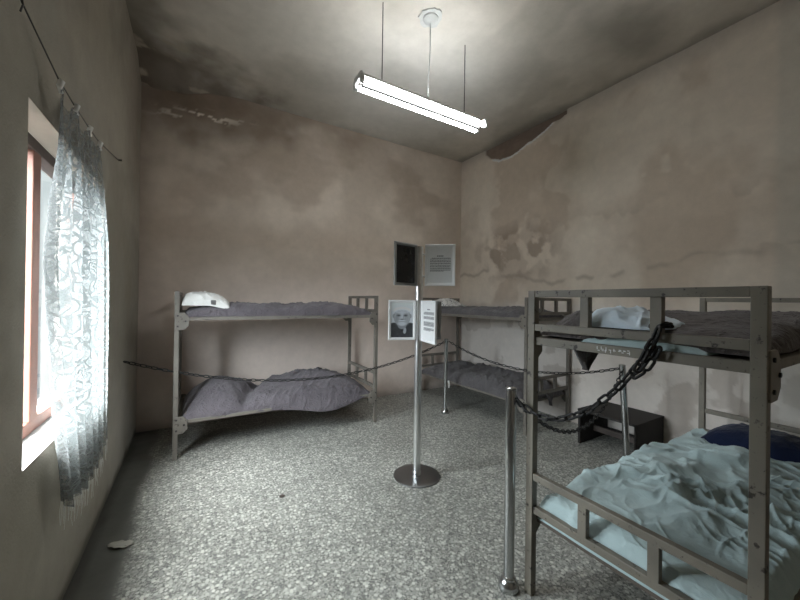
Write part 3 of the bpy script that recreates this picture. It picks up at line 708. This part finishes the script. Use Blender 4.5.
# ------------------------------------------------------------------ poster stand
PS = Vector((1.763, 2.599, 0))
ps = thing('poster_stand', 'tall steel poster stand on a round plate, framed sheets and a portrait', 'poster stand', PS)
mobj('base_plate', MB().lathe([(.205, 0), (.21, .004), (.21, .012), (.200, .017), (.15, .018), (.05, .019)], n=64), M['steel_plate'], ps, smooth='auto')
mobj('pole', MB().path([(0, 0, .015), (0, 0, 2.10)], .034, 32), M['steel'], ps, smooth='auto')
mobj('collar', MB().lathe([(.039, 0), (.039, .03), (.0345, .035)], (0, 0, .018)), M['steel'], ps, smooth='auto')
Rv = Vector((.857, -.515, 0)); Fv = Vector((.515, .857, 0))      # image right / away from the viewer
def pframe(inner, outer, zc, hh, mat, content, facing=1, label=None):
    """inner, outer: (right, away) offsets of the vertical edges from the pole"""
    a = Rv * inner[0] + Fv * inner[1]; b = Rv * outer[0] + Fv * outer[1]
    if facing < 0: pass
    left, right = (a, b) if a.dot(Rv) < b.dot(Rv) else (b, a)
    ex = (right - left); w = ex.length; ex.normalize(); ez = Vector((0, 0, 1)); en = ex.cross(ez)     # en points to the viewer
    if en.dot(Fv) > 0: en = -en
    o = (left + right) / 2 + Vector((0, 0, zc))
    T = Matrix(((ex.x, ez.x, en.x, o.x), (ex.y, ez.y, en.y, o.y), (ex.z, ez.z, en.z, o.z), (0, 0, 0, 1)))
    mb = MB(); bw = .024; W2, H2 = w / 2, hh / 2
    # mitred, slightly bevelled moulding
    prof = [(0, -.008), (0, .008), (.006, .011), (bw - .004, .006), (bw, .002), (bw, -.008)]
    vs = []; fs = []
    for (d, z) in prof:
        for (sx, sy) in ((-1, -1), (1, -1), (1, 1), (-1, 1)): vs.append((sx * (W2 - d), sy * (H2 - d), z))
    for i in range(len(prof)):
        j = (i + 1) % len(prof)
        for k in range(4): fs.append((i * 4 + k, i * 4 + (k + 1) % 4, j * 4 + (k + 1) % 4, j * 4 + k))
    mb.T = T; mb.add(vs, fs)
    fr = mobj('frame', mb, mat, ps)
    if label: fr['label'] = label
    iw, ih = w - 2 * bw + .002, hh - 2 * bw + .002
    bk = MB(); bk.T = T; bk.box((-W2 + .004, -H2 + .004, -.0079), (W2 - .004, H2 - .004, -.003))
    mobj('backing', bk, M['frame_back'], fr)
    pm = MB(); pm.T = T
    if content == 'dark':
        pm.box((-iw / 2, -ih / 2, -.003), (iw / 2, ih / 2, 0)); mobj('dark_panel', pm, M['black_panel'], fr)
    elif content == 'text' or content == 'text2':
        pm.box((-iw / 2, -ih / 2, -.003), (iw / 2, ih / 2, 0), 0)
        rnd = random.Random(5 if content == 'text' else 9)
        rows = [(.50, .16)] if content == 'text' else [(.66, .14)]
        ys_ = [.36, .22, .09, -.05, -.18, -.30] if content == 'text' else [.48, .42, .24, .18, -.05, -.12, -.20, -.38, -.46]
        def words(y, x0, x1, h):
            x = x0
            while x < x1:
                l = rnd.uniform(.05, .13); e = min(x + l, x1)
                pm.box((x * iw / 2, y * ih / 2 - h / 2, 0), (e * iw / 2, y * ih / 2 + h / 2, .0006), 1); x = e + .025
        for (y, hw) in rows: words(y, -hw * 1.6, hw * 1.6, .010)
        for y in ys_:
            words(y + .025, -.78 if y != ys_[0] else -.66, .84, .006); words(y - .025, -.8, .84 if y != ys_[-1] else .3, .006)
        mobj('printed_sheet', pm, [M['paper'], M['ink']], fr)
    elif content == 'portrait':
        n, m = 72, 96
        us = np.linspace(-1, 1, n); vs_ = np.linspace(-1, 1, m); U, V_ = np.meshgrid(us, vs_, indexing='ij')
        asp = ih / iw; x = U / 1.30; y = (V_ * asp - .24) / 1.14
        def el(cx, cy, rx, ry, s=.12): return 1 - sstep(1 - s, 1 + s, np.hypot((x - cx) / rx, (y - cy) / ry))
        g = .80 + .05 * y + .03 * fbm(x * 3, y * 3, 5)
        def put(v, f):
            global_g[0] = global_g[0] * (1 - f) + v * f
        global_g = [g]
        coat = sstep(0, .06, (-.38 - .25 * np.abs(np.abs(x) - .55)) - y) * sstep(.30, .36, np.abs(x)); coat = np.maximum(coat, el(0, -1.55, 1.0, 1.0, .05))
        put(.10 + .05 * fbm(x * 6, y * 6, 6), coat)
        put(.62, el(.18, -1.02, .12, .26) * .9); put(.08, el(.02, -.92, .09, .24))
        put(.42, el(0, -.62, .30, .30)); 
        put(.50, el(-.56, .10, .10, .17)); put(.50, el(.56, .10, .10, .17))
        put(.40, el(0, .02, .57, .73, .05)); put(.66, el(0, .02, .53, .69, .08))
        put(.93, el(0, .56, .58, .26, .12)); put(.72, el(0, .40, .46, .20, .4) * .9)
        put(.50, el(.34, -.10, .16, .42, .6) * .8); put(.40, el(-.36, -.10, .14, .40, .6) * .8)
        for s in (-1, 1):
            put(.22, el(s * .24, .15, .14, .085, .6) * .85); put(.12, el(s * .23, .135, .085, .028, .4)); put(.40, el(s * .24, .27, .16, .03, .5) * .6)
            put(.42, el(s * .23, .05, .13, .025, .8) * .6); put(.36, el(s * .20, -.22, .035, .16, .8) * .5)
        put(.72, el(0, .0, .06, .22, .5)); put(.18, el(0, -.16, .13, .045, .6) * .9); put(.40, el(.09, -.03, .03, .16, .7) * .6)
        put(.74, el(0, -.26, .24, .06, .5)); put(.24, el(0, -.335, .17, .022, .5)); put(.74, el(0, -.50, .24, .14, .6))
        for k in range(3): put(.50, (1 - sstep(.004, .018, np.abs(y - (.40 + .06 * k) - .02 * np.cos(x * 6)))) * el(0, .45, .34, .2) * .5)
        g = np.clip(global_g[0], .02, .95) ** 1.35
        colr = np.stack([g * .93, g * .99, g * 1.06], -1)
        P = np.zeros((n, m, 3))
        for i in range(n):
            for j in range(m): P[i, j] = T @ Vector((us[i] * iw / 2, vs_[j] * ih / 2, 0))
        ob = grid('portrait', P, colr, M['photo'], fr, smooth=False); ob['label'] = 'black and white portrait of an elderly man in a dark coat'
    # bracket to the pole
    br = MB(); e = min((left, right), key=lambda q: q.length) + Vector((0, 0, zc))
    for dz in (-.1, .1): br.path([Vector((0, 0, zc + dz)), e + Vector((0, 0, dz)) - en * .004], .007, 8)
    mobj('bracket', br, M['steel'], ps)
    return fr
pframe((-.028, -.035), (-.226, -.225), 1.925, .375, M['frame_grey'], 'dark', label='grey metal frame with a dark panel')
pframe((.050, -.025), (.318, -.075), 1.93, .375, M['frame_white'], 'text', label='white frame with a printed sheet')
pframe((-.030, -.036), (-.275, -.075), 1.43, .36, M['frame_white'], 'portrait', label='white frame with the portrait')
pframe((.025, -.036), (.125, -.335), 1.425, .365, M['frame_white'], 'text2', label='white frame turned sideways with a printed sheet')
pframe((.035, .01), (.225, .20), 1.42, .37, M['frame_grey'], 'back', label='frame seen from its plain grey back')

# ------------------------------------------------------------------ fluorescent lamp
LZ, LY, LX0, LX1 = 3.50, 2.735, 1.195, 2.635
lc = Vector(((LX0 + LX1) / 2, LY, LZ))
lp = thing('fluorescent_lamp', 'white twin-tube fluorescent lamp hanging from the ceiling', 'ceiling lamp', lc)
hl = (LX1 - LX0) / 2
mb = MB()
prof = [(-.060, .030), (-.034, .07), (.034, .07), (.060, .030)]
mb.prism(prof, 'x', -hl + .03, hl - .03); mobj('housing', mb, M['old_plastic'], lp, bevel=.002)
mobj('gap_bar', MB().box((-hl + .03, -.014, -.030), (hl - .03, .014, .030)), M['wire'], lp)  # added dark bar that draws the dark gap between the tubes
for sy in (-1, 1):
    tb = mobj('tube', MB().path([(-hl + .03, sy * .068, -.012), (hl - .03, sy * .068, -.012)], .021, 20), M['tube'], lp, smooth='auto')
    for sx in (-1, 1):
        h = MB(); h.box((sx * hl - .016, sy * .068 - .021, -.038), (sx * hl + .016, sy * .068 + .021, .030)); h.box((sx * hl - .016, min(sy * .002, sy * .07), .012), (sx * hl + .012, max(sy * .002, sy * .07), .060)); mobj('lamp_holder', h, M['white_plastic'], lp, bevel=.005)
for x in (1.42 - lc.x, 2.395 - lc.x):
    mobj('rod', MB().path([(x, 0, .066), (x, 0, HC - LZ - .004)], .0045, 8), M['wire'], lp)
mobj('cord', MB().path([(.015, -.0, .066), (.0, -.02, .25), (-.01, -.06, .5), (-.03, -.085, HC - LZ - .05)], .0055, 8), M['old_plastic'], lp, smooth=True)
mobj('ceiling_rose', MB().lathe([(.012, -.055), (.02, -.05), (.05, -.04), (.072, -.024), (.075, -.004)], (-.03, -.09, HC - LZ), 28), M['old_plastic'], lp, smooth='auto')
# ragged plaster ring around the rose
rg = MB(); n = 26; pts = [(lc.x - .03 + (.095 + .03 * random.random()) * math.cos(2 * PI * i / n), LY - .09 + (.095 + .03 * random.random()) * math.sin(2 * PI * i / n)) for i in range(n)]
rg.prism(pts, 'z', HC - .012, HC + .01); struct(mobj('trim_2', rg, M['old_plastic']))

# ------------------------------------------------------------------ low black bench against the right wall
bx0, by0, by1, bh = 3.80, 1.70, 2.312, .395
bx1 = XR - .012; bcx, bcy = (bx0 + bx1) / 2, (by0 + by1) / 2
be = thing('bench', 'low black wooden bench with an open front, against the right wall', 'bench', (bcx, bcy, 0))
dx, dy = (bx1 - bx0) / 2, (by1 - by0) / 2
mobj('side_panel', MB().box((-dx, dy - .026, 0), (dx, dy, bh - .026)), M['bench'], be, bevel=.003)
mobj('side_panel', MB().box((-dx + .0, -dy, 0), (dx, -dy + .026, bh - .026)), M['bench'], be, bevel=.003)
mobj('top_board', MB().box((-dx - .006, -dy - .004, bh - .026), (dx, dy + .004, bh)), M['bench'], be, bevel=.004)
mobj('stretcher', MB().box((-.02, -dy + .026, .10), (.01, dy - .026, .165)), M['bench_rail'], be, bevel=.003)
mobj('back_rail', MB().box((dx - .03, -dy + .026, .0), (dx, dy - .026, .09)), M['bench'], be, bevel=.003)

# ------------------------------------------------------------------ lace curtain on its wire
def curtain():
    tL = np.array([2.62, 2.50, 2.27, 2.03, 1.74, 1.54, 1.29, 1.02, .64, .50]); yL = np.array([2.06, 2.058, 2.021, 1.945, 1.91, 1.95, 2.005, 2.06, 2.19, 2.24])
    tR = np.array([2.6, 2.53, 2.35, 1.98, 1.24, .58, .5]); yR = np.array([2.77, 2.775, 2.86, 2.985, 3.045, 3.07, 3.07])
    ns, nt_ = 190, 150
    s = np.linspace(0, 1, ns); t = np.linspace(0, 1, nt_); Sg, Tg = np.meshgrid(s, t, indexing='ij')
    ytop0 = 2.06 + (2.775 - 2.06) * s
    ties = np.array([0, .31, .68, 1.0])
    dist = np.min(np.abs(s[:, None] - ties[None]), 1); ztop = 2.53 + .012 * s - .075 * (dist / .17) ** 1.3 * (s > .0)
    ztop = np.maximum(ztop, 2.36)
    zbot = .60 - .05 * np.sin(s * 3.3) + .03 * (vnoise(s * 9, s * 0, 3) - .5)
    Z = ztop[:, None] * (1 - Tg) + zbot[:, None] * Tg
    yl = np.interp(-Z, -tL, yL); yr = np.interp(-Z, -tR, yR)
    gather = 1 - sstep(.0, .25, Tg)
    sw = Sg + .012 * np.sin(Sg * 40) * (1 - gather)
    Y = yl + (yr - yl) * sw
    amp = .012 + .030 * sstep(.0, .35, Tg)
    X = XL + .055 + amp * (np.sin(Sg * 2 * PI * 6.3 + 1.0 * np.sin(Tg * 2) + .6) + .5 * np.sin(Sg * 2 * PI * 13 + 2 * Tg)) * .62 + .010 * (fbm(Y * 6, Z * 3, 9) - .5)
    X = np.maximum(X, XL + .014)
    P = np.stack([X, Y, Z], -1); uv = np.stack([Sg * 1.9, Z], -1)
    # body, then a loose fringe of threads
    loc = Vector((XL + .055, 2.5, .55))
    root = thing('lace_curtain', 'white lace curtain hanging on a wire over the window', 'curtain', loc)
    o = grid('lace_panel', P - np.array(loc), None, M['lace'], root, uv=uv)
    fr = MB(); rnd = random.Random(3)
    for i in range(0, ns, 2):
        p = P[i, -1]; L_ = rnd.uniform(.05, .12)
        fr.path([Vector(p) - loc, Vector((p[0] + rnd.uniform(-.004, .004), p[1] + rnd.uniform(-.008, .008), p[2] - L_ * .5)) - loc, Vector((p[0], p[1] + rnd.uniform(-.012, .012), p[2] - L_)) - loc], .0009, 4)
    mobj('fringe', fr, M['white_cloth'], root)
    for tie in ties:
        i = int(round(tie * (ns - 1))); p = Vector(P[i, 0]) - loc
        k = MB(); k.path([p + Vector((0, -.012, -.02)), p + Vector((.008, -.006, .012)), p + Vector((0, .006, .022)), p + Vector((-.008, .012, .0)), p + Vector((.0, .012, -.03))], .009, 8); mobj('tie', k, M['white_cloth'], root, smooth=True)
    return P
curtain()
wmb = MB()
wire_pts = [(XL + .004, 1.80, 2.71), (XL + .05, 2.06, 2.565), (XL + .05, 2.28, 2.545), (XL + .05, 2.54, 2.545), (XL + .05, 2.775, 2.56), (XL + .004, 3.73, 2.765)]
wire_pts = [(XL + .004, 1.80, 2.71), (XL + .05, 2.06, 2.555), (XL + .05, 2.28, 2.55), (XL + .05, 2.54, 2.555), (XL + .05, 2.775, 2.565), (XL + .004, 3.73, 2.765)]
wmb.path(wire_pts, .0032, 6)
wo = mobj('curtain_wire', wmb, M['wire'], smooth=True)
tag(wo, 'thin dark wire nailed to the left wall, carrying the lace curtain', 'wire')
lw = Vector(wo.location)
for p in (wire_pts[0], wire_pts[-1]):
    n_ = MB(); p = Vector(p) - lw; n_.path([p + Vector((-.012, 0, 0)), p + Vector((.022, 0, .004))], [.006, .008], 8); mobj('nail', n_, M['wire'], wo)
n_ = MB(); p = Vector(wire_pts[0]) - lw; n_.path([p + Vector((.01, 0, 0)), p + Vector((.012, .01, -.03)), p + Vector((.012, -.012, -.07))], .003, 6); mobj('loose_wire_end', n_, M['wire'], wo)

# dry leaf on the floor under the window
lf = MB(); n = 14; vs = []; fs = []
for i in range(n + 1):
    s = i / n; w = .040 * math.sin(PI * s) ** .8 * (1 + .15 * math.sin(s * 20)); x = -.075 + .15 * s
    for j in range(5):
        q = (j - 2) / 2; vs.append((x, q * w, .004 + .010 * q * q + .006 * math.sin(s * 7 + q)))
for i in range(n):
    for j in range(4): fs.append((i * 5 + j, (i + 1) * 5 + j, (i + 1) * 5 + j + 1, i * 5 + j + 1))
Tl = Matrix.Translation((-.386, 2.80, 0)) @ Matrix.Rotation(-.35, 4, 'Z'); lf.T = Tl; lf.add(vs, fs)
lo = mobj('dry_leaf', lf, M['leaf'], smooth=True); tag(lo, 'pale dry leaf on the floor beside the left wall', 'leaf')
so = lo.modifiers.new('thickness', 'SOLIDIFY'); so.thickness = .0015

# crumb of plaster on the open floor
import bmesh
bm = bmesh.new(); bmesh.ops.create_icosphere(bm, subdivisions=2, radius=.016)
pm_ = MB(); vs = [(v.co.x * (1.2 + .4 * random.random()), v.co.y * (.9 + .4 * random.random()), max(v.co.z * .7, -.008) + .008) for v in bm.verts]
pm_.add([(x + 0.627, y + 2.858, z) for x, y, z in vs], [tuple(v.index for v in f.verts) for f in bm.faces]); bm.free()
tag(mobj('plaster_crumb', pm_, M['bench_rail']), 'small dark crumb lying on the open floor before the back bunk', 'crumb')

# ------------------------------------------------------------------ light
w = bpy.data.worlds.new('World'); S.world = w; w.use_nodes = True
nt = w.node_tree; bg = nt.nodes['Background']
tc = nt.nodes.new('ShaderNodeTexCoord'); sp = nt.nodes.new('ShaderNodeSeparateXYZ'); nt.links.new(tc.outputs['Generated'], sp.inputs[0])
# overcast sky; an added dark mask towards +Y dims what shows through the curtain
def wmath(op, a, b_):
    n = nt.nodes.new('ShaderNodeMath'); n.operation = op
    for k, v in enumerate((a, b_)):
        if isinstance(v, bpy.types.NodeSocket): nt.links.new(v, n.inputs[k])
        else: n.inputs[k].default_value = v
    return n.outputs[0]
sky_mask = ramp(nt, sp.outputs[1], [(.62, .06), (.86, .62)])
hgt = wmath('ADD', wmath('MULTIPLY', wmath('SUBTRACT', sp.outputs[2], sky_mask), .5), .5)
cr = ramp(nt, hgt, [(0.0, (.004, .004, .004)), (.495, (.008, .009, .009)), (.53, (.30, .318, .335)), (.74, (.50, .52, .535)), (.93, (1.0, 1.0, 1.0))])
nt.links.new(cr, bg.inputs[0]); bg.inputs[1].default_value = 68.0
pl = bpy.data.lights.new('window daylight portal', 'AREA'); pl.shape = 'RECTANGLE'; pl.size = WY1 - WY0; pl.size_y = WZ1 - WZ0
po = bpy.data.objects.new('window_daylight', pl); link(po); po.location = (XL - WD - .02, (WY0 + WY1) / 2, (WZ0 + WZ1) / 2)
po.rotation_euler = (PI / 2, 0, 3 * PI / 2)
pl.cycles.is_portal = True
po['kind'] = 'structure'

# ------------------------------------------------------------------ camera
cam = bpy.data.cameras.new('camera'); co_ = bpy.data.objects.new('camera', cam); link(co_)
R_ = Vector((0.85726533, -0.51468622, 0.01393762)); U_ = Vector((-0.01365717, 0.00432957, 0.99989736)); B_ = Vector((-0.51469374, -0.85736769, -0.00331757))
co_.matrix_world = Matrix(((R_.x, U_.x, B_.x, 0), (R_.y, U_.y, B_.y, 0), (R_.z, U_.z, B_.z, 1.6), (0, 0, 0, 1)))
cam.sensor_width = 36; cam.lens = 341.6 / 800 * 36; cam.clip_start = .02
S.camera = co_
S.view_settings.view_transform = 'Standard'; S.view_settings.look = 'None'; S.view_settings.gamma = 1; S.view_settings.use_curve_mapping = False
S.view_settings.exposure = 1.05
S.cycles.use_denoising = True
S.cycles.max_bounces = 10; S.cycles.diffuse_bounces = 6; S.cycles.transparent_max_bounces = 12
S.cycles.sample_clamp_indirect = 8
